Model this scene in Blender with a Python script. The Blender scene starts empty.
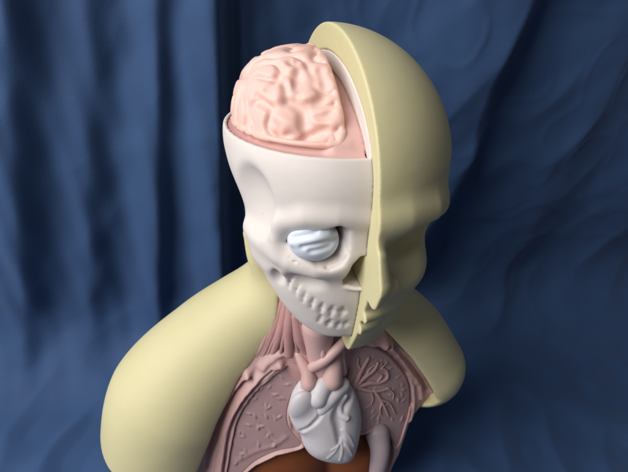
# Anatomical teaching bust (half skull / half skin) in front of a draped blue cloth.
# Lengths are written in centimetres in the bust's own frame (face towards -Y, Z up) and scaled to metres.
import bpy, math, random
import numpy as np
from mathutils import Matrix, Vector

ZB = 40.0                      # the frame's origin (between the ears) is 40 cm above the cloth
S = 0.01
rng = np.random.default_rng(7)
random.seed(7)
col = bpy.context.scene.collection

# ------------------------------------------------------------------ camera frame
AZ, EL, ROLL = [math.radians(a) for a in (14.4, 32.7, 2.3)]
DIST, FPX = 38.4, 480.0
_d = np.array([-math.sin(AZ)*math.cos(EL), -math.cos(AZ)*math.cos(EL), math.sin(EL)])
CAM = np.array([-2.2, -4.0, -1.8]) + DIST*_d
FW = -_d
_r = np.cross(FW, [0, 0, 1.]); _r /= np.linalg.norm(_r); _u = np.cross(_r, FW)
RT = _r*math.cos(ROLL) + _u*math.sin(ROLL)
UP = -_r*math.sin(ROLL) + _u*math.cos(ROLL)
def ray(px, py): return FW + RT*(px-314)/FPX - UP*(py-236)/FPX

# ------------------------------------------------------------------ implicit modelling helpers
f32 = np.float32
def smin(a, b, k):
    if k <= 0: return np.minimum(a, b)
    h = np.maximum(k-np.abs(a-b), 0)/k
    return np.minimum(a, b) - h*h*k*0.25
def smax(a, b, k): return -smin(-a, -b, k)
def sstep(a, b, x):
    t = np.clip((x-a)/(b-a), 0, 1); return t*t*(3-2*t)

class Ell:                                   # ellipsoid, optional axes rotation (rows = local axes)
    def __init__(s, c, r, rot=None):
        s.c = np.array(c, float); s.r = np.array(r, float)
        s.m = np.eye(3) if rot is None else np.array(rot, float)
    def box(s):
        e = np.abs(s.m.T) @ s.r; return s.c-e, s.c+e
    def __call__(s, X, Y, Z):
        x, y, z = X-s.c[0], Y-s.c[1], Z-s.c[2]
        q = [(x*m[0]+y*m[1]+z*m[2]) for m in s.m]
        k0 = np.sqrt(sum((a/r)**2 for a, r in zip(q, s.r)))
        k1 = np.sqrt(sum((a/(r*r))**2 for a, r in zip(q, s.r)))
        return k0*(k0-1)/np.maximum(k1, 1e-6)
def rotz(deg):
    a = math.radians(deg); return [[math.cos(a), math.sin(a), 0], [-math.sin(a), math.cos(a), 0], [0, 0, 1]]
def roty(deg):
    a = math.radians(deg); return [[math.cos(a), 0, -math.sin(a)], [0, 1, 0], [math.sin(a), 0, math.cos(a)]]

class Tube:                                  # tapered tube along a polyline
    def __init__(s, pts, r):
        s.p = np.array(pts, float)
        s.r = np.full(len(s.p), r, float) if np.isscalar(r) else np.array(r, float)
    def box(s):
        m = s.r.max(); return s.p.min(0)-m, s.p.max(0)+m
    def __call__(s, X, Y, Z):
        d = None
        for a, b, ra, rb in zip(s.p[:-1], s.p[1:], s.r[:-1], s.r[1:]):
            ab = b-a; L = float(ab@ab)+1e-9
            t = np.clip(((X-a[0])*ab[0]+(Y-a[1])*ab[1]+(Z-a[2])*ab[2])/L, 0, 1)
            q = np.sqrt((X-a[0]-t*ab[0])**2+(Y-a[1]-t*ab[1])**2+(Z-a[2]-t*ab[2])**2) - (ra+(rb-ra)*t)
            d = q if d is None else np.minimum(d, q)
        return d
def curve(pts, n=8):                         # Catmull-Rom through points
    P = np.array(pts, float)
    if len(P) < 3: return P
    Q = np.vstack([2*P[0]-P[1], P, 2*P[-1]-P[-2]]); out = []
    for i in range(1, len(Q)-2):
        for t in np.linspace(0, 1, n, endpoint=False):
            a, b, c, d = Q[i-1:i+3]
            out.append(.5*((2*b)+(-a+c)*t+(2*a-5*b+4*c-d)*t*t+(-a+3*b-3*c+d)*t**3))
    out.append(P[-1]); return np.array(out)

def poly2(P, x, z):                                      # signed distance to a polygon in a plane
    P = np.asarray(P, float); n = len(P); d = None; sgn = None
    for i in range(n):
        a, b = P[i], P[(i+1) % n]; e = b-a
        wx, wz = x-a[0], z-a[1]
        t = np.clip((wx*e[0]+wz*e[1])/(e@e+1e-12), 0, 1)
        q = (wx-e[0]*t)**2+(wz-e[1]*t)**2
        d = q if d is None else np.minimum(d, q)
        c1, c2, c3 = z >= a[1], z < b[1], (e[0]*wz) > (e[1]*wx)
        flip = (c1 & c2 & c3) | (~c1 & ~c2 & ~c3)
        s_ = np.where(flip, -1., 1.); sgn = s_ if sgn is None else sgn*s_
    return (np.sqrt(d)*sgn).astype(f32)

class Vol:
    def __init__(s, lo, hi, h):
        s.lo = np.array(lo, float); s.h = h
        s.n = np.ceil((np.array(hi)-s.lo)/h).astype(int)+1
        ax = [(s.lo[i]+h*np.arange(s.n[i])).astype(f32) for i in range(3)]
        s.X, s.Y, s.Z = ax[0][:, None, None], ax[1][None, :, None], ax[2][None, None, :]
        s.D = np.full(s.n, 9.0, f32)
    def xyz(s): return s.X, s.Y, s.Z
    def _sl(s, box, m):
        a = np.clip(np.floor((box[0]-m-s.lo)/s.h).astype(int), 0, s.n)
        b = np.clip(np.ceil((box[1]+m-s.lo)/s.h).astype(int)+1, 0, s.n)
        return tuple(slice(i, j) for i, j in zip(a, b))
    def _ev(s, f, m):
        sl = s._sl(f.box(), m)
        return sl, f(s.X[sl[0]], s.Y[:, sl[1]], s.Z[:, :, sl[2]]).astype(f32)
    def add(s, f, k=0.3):
        sl, d = s._ev(f, k+2*s.h+.6); s.D[sl] = smin(s.D[sl], d, k)
    def cut(s, f, k=0.2):
        sl, d = s._ev(f, k+2*s.h+.3); s.D[sl] = smax(s.D[sl], -d, k)
    def clip(s, d, k=0.0): s.D = smax(s.D, np.broadcast_to(d, s.D.shape).astype(f32), k)
    def at(s, p):
        q = np.clip((np.asarray(p)-s.lo)/s.h, 0, s.n-1.001); i = q.astype(int); f = q-i; v = 0.
        for dx in (0, 1):
            for dy in (0, 1):
                for dz in (0, 1):
                    w = (f[0] if dx else 1-f[0])*(f[1] if dy else 1-f[1])*(f[2] if dz else 1-f[2])
                    v += w*s.D[i[0]+dx, i[1]+dy, i[2]+dz]
        return v
    def hit(s, px, py, off=0.0):             # first point of the surface on that sight line
        d = ray(px, py)
        hi = s.lo+s.h*(s.n-1)
        for t in np.arange(18, 75, .04):
            p = CAM+t*d
            if (p < s.lo).any() or (p > hi).any(): continue
            if s.at(p) < off: return p
        return None
    def hits(s, pts, off=0.0):
        return [q for q in (s.hit(*p, off) for p in pts) if q is not None]
    def mesh(s, smooth=2):
        D = s.D.copy()
        for ax in range(3):                  # close the surface at the borders of the grid
            sl = [slice(None)]*3
            for e in (0, -1):
                sl[ax] = e; D[tuple(sl)] = np.maximum(D[tuple(sl)], s.h*.5)
        I = D < 0; nx, ny, nz = s.n
        c = sum(I[a:nx-1+a, b:ny-1+b, e:nz-1+e].astype(np.int8) for a in (0, 1) for b in (0, 1) for e in (0, 1))
        cells = np.argwhere((c > 0) & (c < 8))
        idx = np.full((nx-1, ny-1, nz-1), -1, np.int32); idx[tuple(cells.T)] = np.arange(len(cells))
        acc = np.zeros((len(cells), 3)); cnt = np.zeros(len(cells))
        cor = [(a, b, e) for a in (0, 1) for b in (0, 1) for e in (0, 1)]
        V = {k: D[cells[:, 0]+k[0], cells[:, 1]+k[1], cells[:, 2]+k[2]].astype(float) for k in cor}
        for a in cor:
            for ax in range(3):
                if a[ax]: continue
                b = list(a); b[ax] = 1; b = tuple(b)
                m = (V[a] < 0) != (V[b] < 0)
                t = V[a][m]/(V[a][m]-V[b][m])
                p = np.tile(np.array(a, float), (len(t), 1)); p[:, ax] += t
                acc[m] += p; cnt[m] += 1
        verts = s.lo + s.h*(cells + acc/cnt[:, None])
        faces = []
        for ax in range(3):
            u, v = [(1, 2), (2, 0), (0, 1)][ax]
            A = np.moveaxis(I, [ax, u, v], [0, 1, 2]); ix = np.moveaxis(idx, [ax, u, v], [0, 1, 2])
            e0, e1 = A[:-1, 1:-1, 1:-1], A[1:, 1:-1, 1:-1]
            q = np.argwhere(e0 != e1); flip = e0[tuple(q.T)]
            i, j, k = q.T; j = j+1; k = k+1
            F = np.stack([ix[i, j-1, k-1], ix[i, j, k-1], ix[i, j, k], ix[i, j-1, k]], 1)
            F[~flip] = F[~flip][:, ::-1]
            faces.append(F)
        F = np.concatenate(faces); F = F[(F >= 0).all(1)]
        for _ in range(smooth): verts = relax(verts, F, .5)
        return verts, F
def relax(v, F, w):
    a = np.zeros_like(v); n = np.zeros(len(v))
    for i in range(4):
        for j in ((i+1) % 4, (i-1) % 4):
            for ax in range(3): a[:, ax] += np.bincount(F[:, i], v[F[:, j], ax], len(v))
            n += np.bincount(F[:, i], minlength=len(v))
    return v*(1-w) + w*a/np.maximum(n, 1)[:, None]

def link(name, verts, F, material, parent=None, smooth=True):
    m = bpy.data.meshes.new(name)
    v = (np.asarray(verts, float)+np.array([0, 0, ZB]))*S
    F = np.asarray(F, np.int32); k = F.shape[1]
    m.vertices.add(len(v)); m.vertices.foreach_set('co', v.astype(f32).ravel())
    m.loops.add(F.size); m.loops.foreach_set('vertex_index', F.ravel())
    m.polygons.add(len(F)); m.polygons.foreach_set('loop_start', np.arange(0, F.size, k, dtype=np.int32))
    m.update(calc_edges=True); m.validate()
    m.polygons.foreach_set('use_smooth', np.full(len(m.polygons), smooth))
    o = bpy.data.objects.new(name, m); m.materials.append(material)
    col.objects.link(o); o.parent = parent
    return o
def build(name, vol, material, parent=None, smooth=2):
    v, F = vol.mesh(smooth); return link(name, v, F, material, parent)
def solid(name, shapes, material, parent, h=.1, k=.3, cuts=(), pad=.5, smooth=2, post=None):
    bx = [f.box() for f in shapes]
    v = Vol(np.min([b[0] for b in bx], 0)-pad, np.max([b[1] for b in bx], 0)+pad, h)
    for f in shapes: v.add(f, k)
    for f in cuts: v.cut(f, .12)
    if post: post(v)
    return build(name, v, material, parent, smooth)

# ------------------------------------------------------------------ materials
def material(name, base, vary, rough=.5, sss=0., srad=(1, .4, .25), sscale=.004, bump=.03, bscale=60, spec=.33, mottle=9, coat=0.):
    m = bpy.data.materials.new(name); m.use_nodes = True
    nt = m.node_tree; nd = nt.nodes; b = nd['Principled BSDF']
    tc = nd.new('ShaderNodeTexCoord')
    n1 = nd.new('ShaderNodeTexNoise'); n1.inputs['Scale'].default_value = mottle; n1.inputs['Detail'].default_value = 6
    n1.inputs['Roughness'].default_value = .6
    nt.links.new(tc.outputs['Object'], n1.inputs['Vector'])
    r = nd.new('ShaderNodeValToRGB'); r.color_ramp.elements[0].position = .35; r.color_ramp.elements[1].position = .68
    r.color_ramp.elements[0].color = (*vary, 1); r.color_ramp.elements[1].color = (*base, 1)
    nt.links.new(n1.outputs['Fac'], r.inputs['Fac'])
    n3 = nd.new('ShaderNodeTexNoise'); n3.inputs['Scale'].default_value = 260; n3.inputs['Detail'].default_value = 3
    nt.links.new(tc.outputs['Object'], n3.inputs['Vector'])
    r3 = nd.new('ShaderNodeValToRGB'); r3.color_ramp.elements[0].position = .68; r3.color_ramp.elements[1].position = .80
    r3.color_ramp.elements[0].color = (1, 1, 1, 1); r3.color_ramp.elements[1].color = (.92, .90, .88, 1)
    nt.links.new(n3.outputs['Fac'], r3.inputs['Fac'])
    mx = nd.new('ShaderNodeMixRGB'); mx.blend_type = 'MULTIPLY'; mx.inputs[0].default_value = 1
    nt.links.new(r.outputs['Color'], mx.inputs[1]); nt.links.new(r3.outputs['Color'], mx.inputs[2])
    nt.links.new(mx.outputs[0], b.inputs['Base Color'])
    n2 = nd.new('ShaderNodeTexNoise'); n2.inputs['Scale'].default_value = bscale; n2.inputs['Detail'].default_value = 5
    nt.links.new(tc.outputs['Object'], n2.inputs['Vector'])
    bp = nd.new('ShaderNodeBump'); bp.inputs['Strength'].default_value = 1; bp.inputs['Distance'].default_value = bump*.01
    nt.links.new(n2.outputs['Fac'], bp.inputs['Height']); nt.links.new(bp.outputs['Normal'], b.inputs['Normal'])
    mr = nd.new('ShaderNodeMapRange'); mr.inputs['To Min'].default_value = rough-.07; mr.inputs['To Max'].default_value = rough+.1
    nt.links.new(n1.outputs['Fac'], mr.inputs['Value']); nt.links.new(mr.outputs['Result'], b.inputs['Roughness'])
    b.inputs['Specular IOR Level'].default_value = spec
    b.inputs['Subsurface Weight'].default_value = sss; b.inputs['Subsurface Radius'].default_value = srad
    b.inputs['Subsurface Scale'].default_value = sscale
    b.inputs['Coat Weight'].default_value = coat
    return m
M = dict(
    bone=material('bone_resin', (.73, .67, .63), (.68, .62, .58), .55, .25, (1, .75, .6), .003),
    brain=material('brain_resin', (.84, .57, .50), (.80, .52, .45), .42, .5, (1, .3, .17), .006),
    lining=material('lining_resin', (.72, .46, .42), (.66, .41, .38), .5, .3, (1, .35, .2), .004),
    skin=material('skin_resin', (.665, .61, .36), (.615, .56, .315), .5, .2, (1, .8, .35), .004, mottle=5),
    eye=material('eye_resin', (.70, .75, .83), (.63, .69, .79), .52, .15, (.8, .9, 1), .002),
    muscle=material('muscle_resin', (.50, .295, .28), (.42, .22, .21), .45, .2, mottle=14, bump=.05),
    chest=material('chest_resin', (.55, .36, .345), (.48, .29, .275), .45, .2, mottle=12, bump=.04),
    left_lung=material('left_lung_resin', (.47, .325, .325), (.41, .27, .275), .5, .15, mottle=16, bump=.05),
    lung=material('lung_resin', (.40, .265, .268), (.345, .215, .22), .5, .1, mottle=16, bump=.05),
    vessel=material('vessel_resin', (.62, .42, .40), (.55, .35, .33), .42, .25, mottle=14),
    heart=material('heart_resin', (.62, .59, .61), (.55, .52, .545), .42, .15, (1, .8, .8), .002, bump=.03),
    liver=material('liver_resin', (.25, .08, .028), (.19, .055, .019), .38, .1, mottle=8),
    stomach=material('stomach_resin', (.42, .34, .36), (.35, .28, .30), .45, .1),
)
def trace(surf, pts, off=0.): return np.array(surf.hits(pts, off))

# ------------------------------------------------------------------ the bust
bust = bpy.data.objects.new('anatomical_bust', None); col.objects.link(bust)
bust.empty_display_size = .05
bust['label'] = 'anatomical teaching bust, half bare skull with pink brain, half pale yellow skin, open chest'
bust['category'] = 'anatomical model'

CR = Ell((0, .8, 4.2), (8.75, 10.7, 6.85))
def cranium(X, Y, Z):                                   # skull vault, narrowing below the temples
    w = 1-.015*np.clip(6-Z, 0, 12)
    return CR(X/w, Y, Z)
def rimz(Y): return 6.0-.1*Y
def prof(Z, zs, vs, sig=.35):                            # smoothed profile
    t = np.arange(zs[0]-2, zs[-1]+2, .05); v = np.interp(t, zs, vs)
    g = np.exp(-.5*(np.arange(-30, 31)*.05/sig)**2); g /= g.sum()
    v = np.convolve(np.pad(v, 30, mode='edge'), g, 'valid')
    return np.interp(Z, t, v).astype(f32)
def front(Z): return prof(Z, [-10, -8.8, -7, -4.5, -2.5, -1, 0, 1, 2.4, 4.4], [-8.0, -8.7, -9.1, -9.5, -9.5, -9.8, -10.0, -9.8, -9.4, -8.9])
def width(Z): return prof(Z, [-9.6, -8.8, -7.9, -6.2, -4.5, -2.9, -1.0, 0, 4], [.6, 2.6, 4.1, 5.4, 6.3, 7.0, 7.4, 7.3, 7.2])
def face_block(X, Y, Z):
    d = (front(Z)+.085*X*X-Y)/np.sqrt(1+(.17*X)**2)
    d = smax(d, (np.abs(X)-width(Z))*.85, 1.0)
    d = smax(d, Y+1.0+0*X, .6); d = smax(d, Z-3.8, 2.0)
    return smax(d, -9.1-Z, .8)

# ---- skull
sk = Vol((-9.6, -11.2, -10.6), (1.0, 12.2, 12), .1)
X, Y, Z = sk.xyz()
cr = cranium(X, Y, Z)
face = face_block(X, Y, Z)
sk.D = smin(cr, face.astype(f32), 1.6)
sk.add(Tube([(0, -9.45, 2.9), (-2.0, -9.25, 3.0), (-4.0, -8.5, 2.7), (-5.5, -7.2, 1.7)], [.35, .45, .45, .45]), 1.0)
sk.add(Tube([(-1.6, -9.2, -1.0), (-3.2, -8.95, -1.35), (-4.9, -7.9, -1.15), (-6.2, -6.1, -.8), (-7.1, -3.6, -.7)], [.3, .42, .5, .3, .15]), 1.7)
sk.add(Tube([(-5.0, -7.1, -2.4), (-5.9, -6.1, -2.5), (-6.5, -4.9, -2.3)], [.2, .3, .3]), 1.5)
sk.add(Tube([(-5.4, -7.3, 1.8), (-5.75, -7.2, .5), (-5.5, -7.3, -.8)], .45), .7)
sk.cut(Ell((-7.15, -5.2, 2.5), (.95, 1.9, 2.3), rotz(32)), 1.0)        # temple hollow
sk.cut(Ell((-3.9, -8.6, -2.75), (1.3, .85, .66), rotz(-25)), .6)       # below the cheek bone
sk.cut(Ell((-5.55, -7.0, -3.0), (.38, .4, .7), rotz(-40)), .5)
# eye socket: flat brow edge, round lower edge
class Socket:
    P = np.array([(-5.15, .38), (-4.75, 1.12), (-3.9, 1.62), (-2.6, 1.95), (-1.95, 2.3), (-1.45, 2.0), (-1.4, .9), (-1.8, -.35), (-2.5, -.75), (-3.2, -.72), (-4.2, -.25)])
    def box(s): return np.array([-5.8, -11, -1.4]), np.array([-.8, -6., 2.9])
    def __call__(s, X, Y, Z): return smax(poly2(s.P, X, Z)-.10-.05*sstep(-3.2, -1.8, X)+.10*(Y+8.8), np.abs(Y+8.7)-2.4, .4)
sk.cut(Socket(), .3)
class Nostril:                                           # pear-shaped nasal opening
    P = np.array([(.6, .1), (-.35, 0), (-.85, -.6), (-1.35, -2.2), (-1.2, -2.85), (.6, -2.85)])
    def box(s): return np.array([-1.6, -11, -3.1]), np.array([1, -6.6, .4])
    def __call__(s, X, Y, Z): return smax(poly2(s.P, X, Z)+0*Y, np.abs(Y+9)-2.3, .1)
sk.cut(Nostril(), .18)
sk.add(Tube([(-1.15, -9.2, -3.0), (-.5, -9.6, -3.0), (.1, -9.8, -2.95)], [.12, .17, .17]), .25)
UT = [(291, 283), (298, 290), (305, 297), (313, 303), (322, 308), (332, 311), (342, 312)]
for i, (px, py) in enumerate(UT):                        # gaps between the teeth
    a, b = sk.hit(px+1.2, py-4.2), sk.hit(px-1.2, py+4.2)
    if a is not None and b is not None: sk.cut(Tube([a, (a+b)/2, b], [.08, .20+.02*i, .10]), .22)
    if i:
        q = sk.hit((px+UT[i-1][0])/2, (py+UT[i-1][1])/2)
        if q is not None: sk.add(Ell(q+[0, .12, 0], (.25, .09, .5)), .3)
for px, py in [(320, 319), (329, 323.5), (338.5, 325), (346, 324)]:
    a, b = sk.hit(px+1.3, py-2.8), sk.hit(px-1.3, py+2.8)
    if a is not None and b is not None: sk.cut(Tube([a, (a+b)/2, b], [.08, .2 if px > 320 else .12, .08]), .22)
arc = trace(sk, [(346, 247), (347, 254), (343, 261), (335, 266), (326, 268)], -.02)
sk.cut(Tube(curve(arc), .09), .12)
for px, py, r in [(294.5, 262, .09), (289, 258, .06), (300, 265, .05), (327, 267, .05)]:
    q = sk.hit(px, py)
    if q is not None: sk.cut(Ell(q, (r*1.6, r, r)), .06)
full = sk.D.copy()
inner = cr+1.3-.35*sstep(9, 7, Z)
D = np.maximum(full, np.where(X < -.0, Z-rimz(Y), -9))
D = smax(D, -inner, .08)
pocket = smax(cr+.30, -(Z-rimz(Y)+.55)+0*X, .05); pocket = np.maximum(pocket, X+.0)
D = smax(D, -pocket, .06)
D = np.maximum(D, np.where(Z < rimz(Y), X-.12, X-.9))
D = np.maximum(D, Y-10.9)
sk.D = D.astype(f32)
skull = build('skull', sk, M['bone'], bust, 1)
sk.D = full

# ---- lining of the open skull: floor and flat median wall
def cr_band(X, Y, Z): return np.maximum(-(cranium(X, Y, Z)+1.27-.35*sstep(9, 7, Z)), -9)
ln = Vol((-9.2, -10.8, 3.6), (.6, 11.4, 11.4), .1)
X, Y, Z = ln.xyz(); c2 = cranium(X, Y, Z)
floor_ = np.maximum(np.maximum(c2+.32, Z-rimz(Y)+.16), X-.3)
wall = np.maximum(smax(c2+1.27-.35*sstep(9, 7, Z), -2.2-X+0*Y, .4), X-np.where(Z > rimz(Y), .4, .0))
mound = np.maximum((np.sqrt(((X+.2)/7.0)**2+((Y-.9)/8.3)**2)-1)*7, np.maximum(Z-rimz(Y)-.35, X+1.15))
ln.D = smin(smin(floor_, mound, .5), wall, .6); ln.clip(-(Z-rimz(Y)+1.2)); ln.clip(np.where(Z > rimz(Y)-.1, X-.4, X+.0))
ln.D = np.where((X > -.03) & (cr_band(X, Y, Z) < 0), 9, ln.D).astype(f32)
build('skull_lining', ln, M['lining'], bust, 1)

# ---- brain
br = Vol((-8.8, -9.6, 4.6), (-.1, 10.6, 11.6), .075)
X, Y, Z = br.xyz()
be = Ell((-.2, .9, 4.8), (7.6, 8.75, 6.75))
Q = np.stack(np.broadcast_arrays(X+1.0, (Y-.9)*.85, Z-4.6), -1).astype(f32)
Q = Q/np.linalg.norm(Q, axis=-1, keepdims=True)*f32(7)   # folds run square to the surface
def waves(Q, lam, n, seed):
    g = np.random.default_rng(seed); out = 0
    for _ in range(n):
        k = g.normal(size=3); k /= np.linalg.norm(k)
        out = out+np.cos(Q@(k*2*math.pi/lam).astype(f32)+f32(g.uniform(0, 6.28)))
    return out*(2/n)**.5
wob = .7*waves(Q, 5.0, 6, 3)
g = waves(Q+wob[..., None]*f32(.15), 2.15, 18, 23)
D = smin(be(X, Y, Z), Ell((-3.4, 1.0, 7.3), (3.95, 6.4, 3.85))(X, Y, Z), 1.2)
D = smax(D, X+1.2+0*Y, .5)            # flat medial face
D = D+.32*(np.exp(-(g/.5)**2)-.45)
br.D = D.astype(f32)
sul = [([(297, 60), (294, 63), (290, 61)], .16), ([(299, 70), (297, 78), (296, 87)], .26), ([(320, 70), (324, 84), (323, 96), (315, 103), (308, 104)], .24),
       ([(288, 102), (296, 105), (303, 113), (304, 128), (306, 137), (300, 143)], .30), ([(316, 116), (324, 116), (331, 112)], .22), ([(306, 138), (318, 133), (327, 129)], .18),
       ([(267, 88), (273, 83), (278, 77)], .2), ([(271, 121), (275, 128), (279, 136)], .2), ([(256, 96), (262, 104), (272, 108)], .13)]
for pts, r in sul:
    q = trace(br, pts, -.02)
    if len(q) > 1:
        c = curve(q, 6); rr = r*np.sin(np.linspace(.35, math.pi-.25, len(c)))**.5
        br.cut(Tube(c, rr*1.1), .5)
# raised border line round the base and medial edge of the brain
br.clip(-(Z-rimz(Y)-.25), .1); br.clip(X+.06)
edge = []
for a in np.linspace(3, 95, 40):                       # along the foot of the brain
    t = math.radians(a); edge.append((-1.3-6.3*math.sin(t), .9-8.1*math.cos(t), 0))
edge = [(x, y, rimz(y)+.45) for x, y, _ in edge]
br.add(Tube(edge, .2), .2)
med = [(-1.25, .9-8.45*math.cos(t), 4.8+6.5*math.sin(t)) for t in np.linspace(.47, 2.2, 40)]
br.add(Tube(curve(edge[2::-1]+med[:1], 6), .2), .2); br.add(Tube(med, .2), .2)
build('brain', br, M['brain'], bust, 2)

# ---- eyeball with folded lids
ey = Vol((-5.9, -11, -1.4), (-.9, -6.4, 3.1), .06)
ey.add(Ell((-3.3, -8.05, .66), (1.82, 1.5, 1.58), rotz(-16)))
for pts, r in [([(293, 239), (303, 237), (313, 234), (319, 228)], .15), ([(301, 246), (312, 244), (324, 242), (337, 238)], .15), ([(310, 252), (320, 250), (331, 246)], .08)]:
    q = trace(ey, pts)
    if len(q) > 1: ey.cut(Tube(curve(q), np.r_[.04, np.full(len(curve(q))-2, r), .04]), .35)
for pts, r in [([(292, 243), (305, 241.5), (319, 238), (335, 233)], .14), ([(321, 231), (328, 231), (337, 230)], .13)]:
    q = trace(ey, pts)
    if len(q) > 1: ey.add(Tube(curve(q), r), .4)
build('eyeball', ey, M['eye'], bust, 1)

# ---- skin of the other half of the head
hs = Vol((-.2, -14, -13), (10.6, 13, 14), .09)
X, Y, Z = hs.xyz()
w = 1-.022*np.clip(5.5-Z, 0, 14)
D = Ell((0, .9, 3.9), (9.2, 12.0, 9.2))(X/w, Y, Z)
fz = prof(Z, [-11, -9.5, -8.2, -7.0, -6.2, -5.2, -4.6, -3.4, -2.9, -2, 0, 1, 2, 2.8, 4, 6], [-8.2, -8.9, -9.5, -10.0, -9.85, -10.7, -10.6, -11.0, -11.0, -10.7, -10.3, -10.3, -10.5, -10.6, -10.5, -9.5], .25)
fw = prof(Z, [-11, -10, -8, -5, -2, 0, 2, 4], [3.0, 3.8, 4.6, 5.1, 5.5, 5.9, 7.0, 7.6])
fa = (fz+.085*X*X-Y)/np.sqrt(1+(.17*X)**2)
fa = smax(fa, (np.abs(X)-fw)*.9, 1.4); fa = smax(fa, Z-4, 2.2); fa = smax(fa, -11-Z, .8); fa = smax(fa, Y-3+0*X, 1)
hs.D = smin(D, fa, 1.6).astype(f32)
hs.add(Tube([(0, -10.6, 3.1), (2.2, -10.35, 3.3), (4.4, -9.4, 3.0), (6.2, -7.4, 2.2)], [.6, .7, .7, .5]), 1.7)   # brow
hs.cut(Ell((4.1, -9.9, .7), (2.9, 2.2, 1.6), rotz(26)), .7)                                                       # eye hollow
hs.add(Ell((3.4, -7.7, .6), (1.3, .9, .9)), .4)
hs.add(Ell((3.9, -7.5, -2.6), (1.7, 1.7, 1.7)), 1.6)                                                                # cheek
hs.add(Tube([(0, -10.6, 2.2), (0, -11.5, 1.0), (0, -12.0, -.8), (0, -11.7, -2.0)], [.55, .85, 1.15, 1.0]), .7)      # nose
hs.add(Ell((1.35, -10.9, -1.9), (.95, 1.1, .85)), .5)
hs.cut(Ell((.75, -11.6, -3.0), (.45, .6, .35)), .2)
hs.add(Tube([(0, -10.9, -4.9), (1.2, -10.35, -5.0), (2.6, -9.6, -5.4)], [.36, .3, .12]), .5)                          # lips
hs.add(Tube([(0, -10.1, -6.6), (1.2, -9.65, -6.6), (2.5, -9.1, -6.0)], [.45, .36, .15]), .5)
hs.add(Tube([(1, 1, -4), (2, 2, -16)], [5.2, 5.0]), 1.5)                                                             # neck
hs.D = np.maximum(hs.D, -Z-13+0*X)
# what the skin covers: bone and, below it, the jaw
cov = smin(cranium(X, Y, Z), face_block(X, Y, Z), 1.6)-.03
inside = np.maximum(cov, np.where(Z < 4, X-1.2, X-8.3))
inside = smax(inside, -np.maximum(poly2(Nostril.P-[0, 0], X, Z)+0*Y, np.abs(Y+9)-3.2), .05)
hs.D = smax(hs.D, -inside, .05).astype(f32)
hs.D = np.maximum(hs.D, .0-X).astype(f32)
build('head_skin', hs, M['skin'], bust, 2)

# ------------------------------------------------------------------ chest relief
TAN = math.tan(math.radians(20))
def yc(x, z): return -4.5+TAN*(z+16)+.022*x*x
class Chest:
    def hit(s, px, py, lift=0.):
        d = ray(px, py)
        lo, hi = 30., 75.
        f = lambda t: (lambda p: p[1]-yc(p[0], p[2])+lift)(CAM+t*d)
        for _ in range(50):
            m = (lo+hi)/2
            if f(m) < 0: lo = m
            else: hi = m
        return CAM+lo*d
    def xz(s, pts, lift=0.): return np.array([s.hit(*p, lift)[[0, 2]] for p in pts])
ch = Chest()
def dline(P, x, z):                                      # distance to a polyline in the chest plane and position along it
    P = np.asarray(P); d = None; pos = None; L = 0
    for a, b in zip(P[:-1], P[1:]):
        e = b-a; l = math.sqrt(e@e)+1e-9
        t = np.clip(((x-a[0])*e[0]+(z-a[1])*e[1])/(l*l), 0, 1)
        q = np.sqrt((x-a[0]-e[0]*t)**2+(z-a[1]-e[1]*t)**2)
        if d is None: d, pos = q, L+t*l
        else:
            m = q < d; pos = np.where(m, L+t*l, pos); d = np.minimum(d, q)
        L += l
    return d, pos/L
def ridge(pts, w, h, n=6, taper=0.):
    P = curve(ch.xz(pts), n)
    def f(x, z):
        d, t = dline(P, x, z)
        return h*np.exp(-(d/w)**2*1.2)*(1-taper*t)
    return f
gx, gz = np.meshgrid(np.arange(-17, 13.01, .07), np.arange(-31, -9.5, .07), indexing='ij')
def relief(name, mask_d, H, mat, parent, skirt=3.0):
    """a patch of the chest front: kept where mask_d < margin, sinking behind its neighbours at the border"""
    keep = mask_d < 0
    y = yc(gx, gz)-H
    idx = -np.ones(gx.shape, int); used = np.zeros(gx.shape, bool)
    q = keep[:-1, :-1] | keep[1:, :-1] | keep[:-1, 1:] | keep[1:, 1:]
    for a in (0, 1):
        for b in (0, 1): used[a:used.shape[0]-1+a, b:used.shape[1]-1+b] |= q
    idx[used] = np.arange(used.sum())
    g0, g1 = np.gradient(mask_d, .07); L = np.hypot(g0, g1)+1e-6; o_ = np.maximum(mask_d, 0)
    sx, sz = gx-g0/L*o_, gz-g1/L*o_                      # border vertices slide onto the outline
    V = np.stack([sx[used], y[used], sz[used]], 1)
    F = np.stack([idx[:-1, :-1][q], idx[1:, :-1][q], idx[1:, 1:][q], idx[:-1, 1:][q]], 1)
    # back sheet and side walls make the patch a solid slab
    n = len(V); B = V.copy(); B[:, 1] = np.maximum(V[:, 1]+.3, yc(V[:, 0], V[:, 2])+skirt)
    ed = {}
    for f in F:
        for i in range(4):
            a, b = int(f[i]), int(f[(i+1) % 4])
            if (b, a) in ed: del ed[(b, a)]
            else: ed[(a, b)] = 1
    side = np.array([(b, a, a+n, b+n) for a, b in ed])
    return link(name, np.vstack([V, B]), np.vstack([F, F[:, ::-1]+n, side]), mat, parent)

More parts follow.
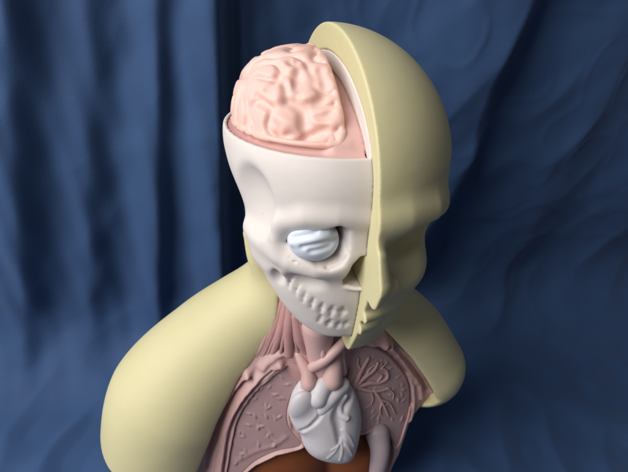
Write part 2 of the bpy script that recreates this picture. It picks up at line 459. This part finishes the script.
skinL = [(281, 296), (276, 330), (264, 352), (240, 376), (215, 416), (198, 455), (189, 478)]
skinR = [(372, 318), (386, 331), (407, 350), (420, 368), (431, 387), (428, 398), (407, 424), (397, 454), (387, 478)]
lungL = [(287, 365), (296, 368), (299, 384), (292, 398), (288, 413), (290, 428), (302, 446), (277, 453), (256, 463), (238, 478), (226, 478), (228, 464), (232, 441), (238, 418), (252, 395), (272, 376)]
lungR = [(346, 368), (352, 354), (366, 347), (384, 352), (396, 363), (406, 376), (410, 388), (410, 405), (405, 425), (396, 447), (387, 431), (376, 428), (364, 433), (352, 430), (345, 400)]
lowedge = [(219, 490), (245, 473), (256, 465), (277, 455), (302, 448), (330, 440), (352, 434), (364, 434), (376, 429), (387, 432), (393, 442), (394, 455), (388, 474), (384, 490)]
pL, pR = curve(ch.xz(lungL+lungL[:1]), 5)[:-1], curve(ch.xz(lungR+lungR[:1]), 5)[:-1]
dL, dR = poly2(pL, gx, gz), poly2(pR, gx, gz)
body = np.vstack([ch.xz([(278, 285)]), ch.xz(skinL)+[-.8, 0], ch.xz(lowedge), ch.xz(skinR[::-1])+[.25, 0], ch.xz([(355, 300)])])
dB = poly2(body, gx, gz)
H = np.zeros_like(gx)
for f in [ridge([(279, 362), (264, 374), (247, 389), (233, 411), (226, 431), (222, 454), (219, 476)], .42, .55),           # rib beside the lung
          ridge([(247, 372), (234, 388), (220, 411), (208, 440), (202, 458)], .22, .38),
          ridge([(255, 378), (240, 396), (227, 420), (216, 450), (212, 474)], .2, .2),
          ridge([(262, 366), (272, 357), (283, 352), (296, 360)], .40, .5),                                                   # collar bone
          ridge([(384, 338), (396, 350), (408, 366), (419, 383), (421, 396)], .35, .45),
          ridge([(391, 338), (408, 354), (420, 371), (430, 388)], .25, .35),
          ridge([(362, 342), (373, 343), (383, 342)], .4, .45),
          ridge([(408, 377), (413, 391), (413, 408), (408, 426), (400, 450), (394, 474)], .3, .3)]: H = H+f(gx, gz)
for px, py, r, h in [(246.5, 372, .5, .5), (279, 362, .4, .3), (430, 389, .5, .3)]:
    x0, z0 = ch.hit(px, py)[[0, 2]]; H = H+h*np.exp(-(((gx-x0)**2+(gz-z0)**2)/r**2))
x0, z0 = ch.hit(386, 342)[[0, 2]]; rr = np.hypot(gx-x0, gz-z0); H = H+.55*np.exp(-((rr-.42)/.22)**2)
for f in [ridge([(364, 347), (384.6, 352), (396, 362), (407, 376), (410, 388), (411, 404)], .28, -.6),
          ridge([(392.5, 344), (408.5, 363), (421, 380), (425, 391)], .2, -.4),
          ridge([(272, 368), (258, 381), (241, 402), (231, 424), (226, 448), (223, 474)], .16, -.35),
          ridge([(250, 377), (236, 392), (222, 416), (211, 444), (207, 468)], .18, -.35)]: H = H+f(gx, gz)
H = H+.03*np.sin(gx*7+3*np.sin(gz*1.3))*sstep(0, 1, -dB)
for dd in (dL, dR):                                      # wells the lungs lie in, with a raised lip
    H = H+.16*np.exp(-(dd/.2)**2)-.9*sstep(.05, -.25, dd)
lowd, _ = dline(curve(ch.xz(lowedge), 5), gx, gz)
H = H+.22*np.exp(-(lowd/.3)**2)-.25*sstep(-.3, 0, dB)
relief('chest_wall', dB, H, M['chest'], bust)

def bumps(H, pts, r, h):
    for px, py in pts:
        x0, z0 = ch.hit(px, py)[[0, 2]]
        a = rng.uniform(0, 3.14); c, s = math.cos(a), math.sin(a)
        u, v = (gx-x0)*c+(gz-z0)*s, -(gx-x0)*s+(gz-z0)*c
        H = H+h*rng.uniform(.7, 1.2)*np.exp(-((u/(r*1.7))**2+(v/(r*.8))**2))-h*.3*np.exp(-(((u-r*.2)/(r*1.6))**2+((v-r*1.25)/(r*.7))**2))
    return H
ticks = [(318, 105), (360, 102), (280, 145), (335, 170), (350, 187), (258, 185), (310, 220), (300, 215), (232, 245), (255, 255), (352, 258), (335, 264), (280, 295), (268, 300),
         (210, 325), (195, 318), (205, 335), (318, 322), (308, 332), (338, 355), (330, 368), (270, 368), (218, 392), (206, 402), (200, 412), (180, 440), (385, 130), (312, 140), (365, 185), (230, 290), (300, 255)]
HL = -.12+.0*gx-1.1*sstep(-.12, .12, dL)
HL = bumps(HL, [(190+x/3.925, 352+y/3.925) for x, y in ticks], .15, .15)
HL = HL+ridge([(236, 462), (256, 452), (275, 446), (286, 438)], .25, .1)(gx, gz)
relief('lung', dL, HL, M['lung'], bust)['label'] = 'mauve lung with small raised flecks'
HR = -.05-1.1*sstep(-.12, .12, dR)
HR = bumps(HR, [(rng.uniform(350, 405), rng.uniform(352, 426)) for _ in range(46)], .17, .12)
lungRobj = relief('lung', dR, HR, M['left_lung'], bust); lungRobj['label'] = 'mauve lung with branching raised bronchi'
# bronchial tree standing on the left lung
c8 = lambda P: [(300+x/3.925, 352+y/3.925) for x, y in P]
branches = [([(200, 150), (222, 110), (240, 70), (268, 22)], .3), ([(215, 135), (255, 95), (288, 70), (305, 40)], .26), ([(225, 135), (270, 120), (310, 118), (340, 100), (338, 72), (318, 62)], .24),
            ([(230, 140), (275, 150), (312, 150), (348, 140)], .22), ([(255, 100), (268, 70), (292, 48)], .16), ([(240, 70), (225, 45), (228, 20)], .18), ([(290, 150), (315, 185), (335, 225), (345, 250)], .2),
            ([(315, 185), (350, 200), (372, 240)], .15), ([(320, 200), (312, 225), (318, 245)], .14), ([(205, 130), (190, 95), (200, 60)], .16), ([(300, 118), (320, 90), (300, 84)], .15),
            ([(275, 150), (285, 180), (278, 205)], .13), ([(340, 140), (365, 160), (362, 185)], .13), ([(318, 62), (340, 40)], .12)]
for pts, w_ in branches:
    P = curve(np.array([ch.hit(*p) for p in c8(pts)]), 5); P[:, 1] -= .08
    solid('bronchus', [Tube(P, np.linspace(w_, w_*.55, len(P)))], M['chest'], lungRobj, h=.07, pad=.25)

# ---- neck: muscle strands, windpipe, vessels
def lifted(pts, lift): return np.array([ch.hit(px, py, l) for (px, py), l in zip(pts, lift)])
core = solid('neck', [Tube([(-1.2, 1.5, -6), (-1.2, .6, -12), (-1.0, -.5, -17)], [4.6, 4.7, 5.0]), Ell((-3.4, .4, -13.5), (2.6, 2.6, 3.4)), Ell((3, 0, -13), (3, 3, 3.5))], M['muscle'], bust, h=.16, k=2)
for pts, lift, r in [([(284, 298), (274, 330), (262, 357)], (.6, .3, .2), (.35, .45, .3)), ([(287, 302), (281, 330), (272, 355)], (1.0, .7, .3), (.4, .5, .35)),
                     ([(291, 308), (289, 330), (289, 354)], (1.4, 1.2, .7), (.45, .55, .45)), ([(296, 316), (300, 338), (308, 356)], (1.6, 1.3, .8), (.5, .55, .35)),
                     ([(282, 300), (271, 332), (258, 360)], (.75, .5, .3), (.15, .2, .14)), ([(285, 300), (278, 330), (267, 356)], (1.15, .85, .45), (.15, .2, .14)),
                     ([(289, 305), (285, 330), (280, 356)], (1.5, 1.15, .7), (.16, .22, .16)), ([(293, 312), (294, 332), (299, 357)], (1.8, 1.5, .95), (.16, .22, .16)),
                     ([(299, 320), (305, 340), (312, 358)], (1.9, 1.6, 1.1), (.18, .25, .18)),
                     ([(280, 305), (266, 338), (252, 363)], (.2, .1, .1), (.35, .4, .25))]:
    P = curve(lifted(pts, [lift[0]-.2, lift[1]-.2, lift[2]-.5]), 8); solid('neck_muscle', [Tube(P, np.interp(np.linspace(0, 1, len(P)), [0, .5, 1], r))], M['muscle'], bust, h=.09)
P = curve(lifted([(318, 326), (319, 342), (321, 360), (322, 372)], (1.7, 1.1, .6, .3)), 10)
solid('windpipe', [Tube(P, np.linspace(1.5, 1.05, len(P)))]+[Tube([p+[-.85, -.33, 0], p+[0, -.93, -.1], p+[.85, -.33, 0]], .18) for p in P[3::5]], M['vessel'], bust, h=.09, k=.3)
for pts, lift, r in [([(349, 336), (338, 348), (325, 360), (313, 367)], (2.0, 2.3, 2.1, 1.5), (.42, .48, .5, .5)), ([(298, 354), (303, 364), (308, 374), (309, 383)], (.5, .8, 1.1, 1.3), (.35, .5, .65, .78)),
                     ([(322, 344), (323, 354), (325, 362)], (2.3, 2.2, 1.8), (.26, .3, .35)), ([(333, 358), (333, 368), (332, 380)], (1.0, 1.3, 1.5), (.8, .9, 1.0)),
                     ([(340, 345), (341, 357), (343, 372)], (.8, .9, .9), (.4, .4, .4))]:
    P = curve(lifted(pts, lift), 8)
    solid('blood_vessel', [Tube(P, np.interp(np.linspace(0, 1, len(P)), np.linspace(0, 1, len(r)), r))], M['vessel'], bust, h=.09)

# ---- heart
hc = ch.hit(327, 424, 1.2)
pitch = [[1, 0, 0], [0, math.cos(math.radians(20)), -math.sin(math.radians(20))], [0, math.sin(math.radians(20)), math.cos(math.radians(20))]]
he = Vol(hc-[5, 4, 6.5], hc+[5, 3, 6.5], .075)
hp = curve(ch.xz([(300, 390), (293, 402), (290, 417), (295, 431), (301, 436), (304, 448), (311, 457), (326, 463), (344, 464), (355, 457), (361, 437), (362, 416), (355, 394), (342, 382), (316, 383), (300, 390)], 1.2), 5)[:-1]
X, Y, Z = he.xyz()
d2 = poly2(hp, X[:, 0, :], Z[:, 0, :])[:, None, :]
mid = yc(X, Z)-.6
t = np.clip(-d2/2.6, 0, 1)
thick = 1.75*np.sqrt(np.clip(1-(1-t)**2, 0, 1))
he.D = np.where(d2 > 0, np.sqrt(d2**2+np.maximum(np.abs(Y-mid)-.0, 0)**2), np.maximum(np.abs(Y-mid)-thick, -3)*.75).astype(f32)
def hq(pts, off=0.): return trace(he, pts, off)
he.cut(Tube(curve(hq([(301, 386), (311, 393), (320, 409), (318, 419), (300, 432)])), [.12]*33), .3)       # round the right auricle
he.add(Ell(hq([(304, 409)])[0]+[0, .35, 0], (1.35, .8, 1.9)), .35)
he.cut(Tube(curve(hq([(340, 388), (331, 398), (321, 411)])), .14), .25)
he.cut(Tube(curve(hq([(316, 388), (317, 400), (321, 411)])), .14), .25)
he.cut(Tube(curve(hq([(352, 392), (345, 404), (338, 416), (339, 428), (341, 444)])), np.interp(np.linspace(0, 1, 33), [0, .4, 1], [.2, .5, .15])), .5)
q = hq([(345, 396), (340, 405), (341, 414), (347, 418)])
he.add(Tube(curve(q), .28), .2)
for pts in [[(341, 440), (336, 450), (328, 458)], [(341, 440), (342, 452), (340, 460)], [(341, 438), (348, 447), (352, 455)], [(338, 446), (332, 450)], [(342, 430), (349, 436), (354, 446)]]:
    q = hq(pts)
    if len(q) > 1: he.add(Tube(curve(q), .09), .15)
heart = build('heart', he, M['heart'], bust, 1)
a = hq([(318, 398), (322, 388), (330, 379)]); 
solid('aorta', [Tube(curve(a), .95)], M['heart'], heart, h=.08)
a = hq([(322, 410), (332, 399), (343, 387)])
solid('pulmonary_artery', [Tube(curve(a)+[0, .25, 0], [.75]*17)], M['heart'], heart, h=.08)

# ---- liver, diaphragm and stomach below the open chest
lv = Vol((-16, -13, -40), (12, 4, -21), .22)
for f in [Ell((-4.6, -3.4, -31), (6.0, 4.9, 6.6)), Ell((3.2, -3.9, -31.2), (4.6, 4.6, 6.0)), Ell((-1, 1, -34), (8.5, 4.5, 7))]: lv.add(f, .5)
lv.cut(Tube([(-1.0, -9.8, -24), (-1.4, -10, -38)], .35), .5)
build('liver', lv, M['liver'], bust)
st = [ch.hit(379, 436, .2)+[0, .5, -.2], ch.hit(380, 452, .4), ch.hit(376, 478, .4)]
solid('stomach', [Tube(curve(st), np.linspace(1.25, .8, 17))], M['stomach'], bust, h=.1)

# ---- skin of the shoulders and nape
chestpoly = np.vstack([ch.xz([(300, 250)]), ch.xz([(281, 296)])+[-.2, 0], ch.xz(skinL[1:]), ch.xz([(150, 520), (420, 520)]), ch.xz(skinR[::-1]), ch.xz([(355, 250)])])
def taper(pts, r):
    P = curve(pts, 24); return Tube(P, np.interp(np.linspace(0, 1, len(P)), np.linspace(0, 1, len(r)), r))
def shoulder(name, shapes, lo, hi, k=1.8):
    v = Vol(lo, hi, .16)
    for f in shapes: v.add(f, k)
    X, Y, Z = v.xyz()
    d2 = poly2(chestpoly, X[:, 0, :], Z[:, 0, :])[:, None, :]
    hole = smax(d2+0*Y, Y-yc(X, Z)-2.5, .2)
    v.D = smax(v.D, -hole, .35).astype(f32)
    return v
vl = shoulder('l', [taper([(-1.0, 3.2, -6), (-1.9, 2.6, -9.5), (-3.4, 2, -12.5)], [3.7, 3.9, 4.1]), taper([(-6.85, .7, -3.9), (-6.3, .1, -6.5), (-5.1, -.5, -9.6), (-4.4, -1, -12)], [.62, .9, 1.1, 1.0]), taper([(-4.6, 1.5, -12.3), (-7.5, 1.8, -15.0), (-11.2, 1.5, -18.4), (-15.4, .4, -23.2), (-17.3, -.4, -30)], [4.2, 4.9, 5.7, 6.8, 6.8])], (-26, -9, -36), (1, 11, 4))
vl.clip(-(vl.Z+27.6+.35*(vl.X+16)*0-.25*(vl.Y+5)), .6)
build('shoulder_skin', vl, M['skin'], bust, 4)
vr = shoulder('r', [taper([(3.6, 2, -8), (5.6, 1, -14), (9.2, -.5, -18.2), (11.8, -1.5, -22.3)], [4, 4.3, 4.6, 4.6])], (-1, -9, -34), (22, 11, -3))
build('shoulder_skin', vr, M['skin'], bust, 4)
# closed back and base of the bust
solid('torso', [Ell((-1, 4.5, -25), (10.5, 4.5, 13)), Tube([(-6, 3.5, -36), (4, 3.5, -36)], 5)], M['skin'], bust, h=.35, k=3, post=lambda v: v.clip(-v.Z-39.8))

# ------------------------------------------------------------------ draped cloth
def cloth():
    xs = np.linspace(-120, 170, 760); ss = np.linspace(0, 1, 420)
    U, T = np.meshgrid(xs, ss, indexing='ij')
    L0, L1 = 75., 95.                                    # lengths lying on the table and hanging
    s = T*(L0+L1+20)
    bend = 12.
    yb = 26.                                             # where the cloth rises behind the bust
    y = np.where(s < L0, yb-bend-L0+s, 0.); z = np.where(s < L0, -40., 0.)
    a = np.clip((s-L0)/(bend*1.57), 0, 1)*math.pi/2
    y = np.where(s >= L0, yb-bend+bend*np.sin(a), y); z = np.where(s >= L0, -40+bend*(1-np.cos(a)), z)
    z = np.where(s >= L0+bend*1.57, -40+bend+(s-L0-bend*1.57), z)
    v = sstep(L0-15, L0+30, s)
    x = U.copy()
    # hanging folds, sharper and closer on the left, sweeping to the right lower down
    def fold(c, h, wl, wr, lean=0., bow=0.):
        q = np.minimum(z+0*x, 25)
        d = x-(c+lean*q+bow*q*q)
        return h*np.exp(-(d/np.where(d < 0, wl, wr))**2)
    crest = prof(z, [-40, -23.5, -16.5, -9, 1.5, 10, 25], [15, 20.8, 23.8, 26.6, 26.9, 29.5, 33], 2.)
    d = x-crest; big = 5.0*np.exp(-(d/np.where(d < 0, 12, 2.6))**2)
    r = fold(-15.2, 2.6, 3.0, 1.5, .13)+fold(-8.0, 4.8, 4.4, 1.2, .05)+fold(-23, 1.6, 3.0, 2.2, .20)+fold(-31, 2.8, 5, 2.4, .22)+fold(-42, 2.0, 5, 2.6, .32)+fold(-53, 3, 7, 3, .36)+fold(-66, 3, 7, 3.5, .42)
    r = r+fold(-4.4, .7, .8, 1.0, .02)
    r = r+big+fold(47, 2.6, 10, 6, .12, -.004)+fold(66, 3, 10, 6, .15)+fold(92, 3.5, 12, 7, .1)+fold(122, 3, 12, 8, .1)+fold(-84, 3, 8, 5)+fold(-103, 3, 8, 5)
    y = y-v*r
    y = y+v*(.22*np.sin(x*.8+.6*np.sin(z*.11)+1)+.10*np.sin(x*1.9+z*.13))*sstep(5, -5, x)
    # crumples
    def w2(lam, n, seed):
        g = np.random.default_rng(seed); o = 0
        for _ in range(n):
            th = g.uniform(0, 6.28); k = 2*math.pi/lam*g.uniform(.7, 1.4)
            o = o+np.cos(k*(math.cos(th)*x+math.sin(th)*s)+g.uniform(0, 6.28))
        return o*(2/n)**.5
    c = 1-np.abs(w2(15, 6, 5))
    y = y-v*.3*c*(.35+.65*sstep(-2, 10, x))-v*.06*w2(6, 8, 6)-v*.16*np.maximum(1-np.abs(w2(11, 5, 21))*1.4, 0)**2*sstep(-8, 12, x)
    z = z+(1-v)*(.5*c+.2*w2(8, 8, 8)+.35)+0*z
    z = np.maximum(z, -40.0+0*z)
    n0, n1 = x.shape
    V = np.stack([x, y, z], -1).reshape(-1, 3)
    i = np.arange((n0-1))[:, None]*n1+np.arange(n1-1)[None, :]
    F = np.stack([i, i+n1, i+n1+1, i+1], -1).reshape(-1, 4)
    return V, F
m = bpy.data.materials.new('blue_cloth'); m.use_nodes = True
nt = m.node_tree; nd = nt.nodes; b = nd['Principled BSDF']
tc = nd.new('ShaderNodeTexCoord'); n1 = nd.new('ShaderNodeTexNoise'); n1.inputs['Scale'].default_value = 7; n1.inputs['Detail'].default_value = 5
nt.links.new(tc.outputs['Object'], n1.inputs['Vector'])
r = nd.new('ShaderNodeValToRGB'); r.color_ramp.elements[0].color = (.028, .066, .160, 1); r.color_ramp.elements[1].color = (.041, .091, .21, 1)
nt.links.new(n1.outputs['Fac'], r.inputs['Fac']); nt.links.new(r.outputs['Color'], b.inputs['Base Color'])
b.inputs['Roughness'].default_value = .7; b.inputs['Sheen Weight'].default_value = .25; b.inputs['Sheen Roughness'].default_value = .5
b.inputs['Sheen Tint'].default_value = (.5, .65, 1, 1); b.inputs['Specular IOR Level'].default_value = .25
wv = nd.new('ShaderNodeTexNoise'); wv.inputs['Scale'].default_value = 900; wv.inputs['Detail'].default_value = 2
nt.links.new(tc.outputs['Object'], wv.inputs['Vector'])
cr_ = nd.new('ShaderNodeTexNoise'); cr_.inputs['Scale'].default_value = 22; cr_.inputs['Detail'].default_value = 4
nt.links.new(tc.outputs['Object'], cr_.inputs['Vector'])
bp0 = nd.new('ShaderNodeBump'); bp0.inputs['Distance'].default_value = .002; bp0.inputs['Strength'].default_value = .5
nt.links.new(cr_.outputs['Fac'], bp0.inputs['Height'])
bp = nd.new('ShaderNodeBump'); bp.inputs['Distance'].default_value = .0004; bp.inputs['Strength'].default_value = .7
nt.links.new(bp0.outputs['Normal'], bp.inputs['Normal'])
nt.links.new(wv.outputs['Fac'], bp.inputs['Height']); nt.links.new(bp.outputs['Normal'], b.inputs['Normal'])
V, F = cloth()
cl = link('cloth', V, F, m)
cl['label'] = 'dark blue cloth draped in folds behind and beneath the anatomical bust'; cl['category'] = 'cloth'

# ------------------------------------------------------------------ light, world, camera
w = bpy.data.worlds.new('World'); bpy.context.scene.world = w; w.use_nodes = True
bg = w.node_tree.nodes['Background']; bg.inputs['Color'].default_value = (.95, .95, 1, 1); bg.inputs['Strength'].default_value = .10
def area(name, loc, target, size, power, color):
    l = bpy.data.lights.new(name, 'AREA'); l.shape = 'RECTANGLE'; l.size, l.size_y = size; l.energy = power; l.color = color
    o = bpy.data.objects.new(name, l); col.objects.link(o)
    P = (Vector(loc)+Vector((0, 0, ZB)))*S; T = (Vector(target)+Vector((0, 0, ZB)))*S
    o.location = P; o.rotation_euler = (T-P).to_track_quat('-Z', 'Y').to_euler()
    return o
area('window_light', (-114, -36, 90), (0, 0, -2), (1.2, 1.2), 34, (1.0, .98, .96))

cam = bpy.data.cameras.new('camera'); co = bpy.data.objects.new('camera', cam); col.objects.link(co)
mw = Matrix.Identity(4)
for i in range(3):
    mw[i][0], mw[i][1], mw[i][2] = RT[i], UP[i], -FW[i]
    mw[i][3] = (CAM[i]+(ZB if i == 2 else 0))*S
co.matrix_world = mw
cam.sensor_fit = 'HORIZONTAL'; cam.sensor_width = 36; cam.lens = 36*FPX/(472*1024/770)
cam.clip_start = .01; cam.clip_end = 50
cam.dof.use_dof = True; cam.dof.focus_distance = .30; cam.dof.aperture_fstop = 22.0
sc = bpy.context.scene; sc.camera = co
sc.view_settings.view_transform = 'Standard'; sc.view_settings.look = 'None'
sc.view_settings.exposure = 0; sc.view_settings.gamma = 1
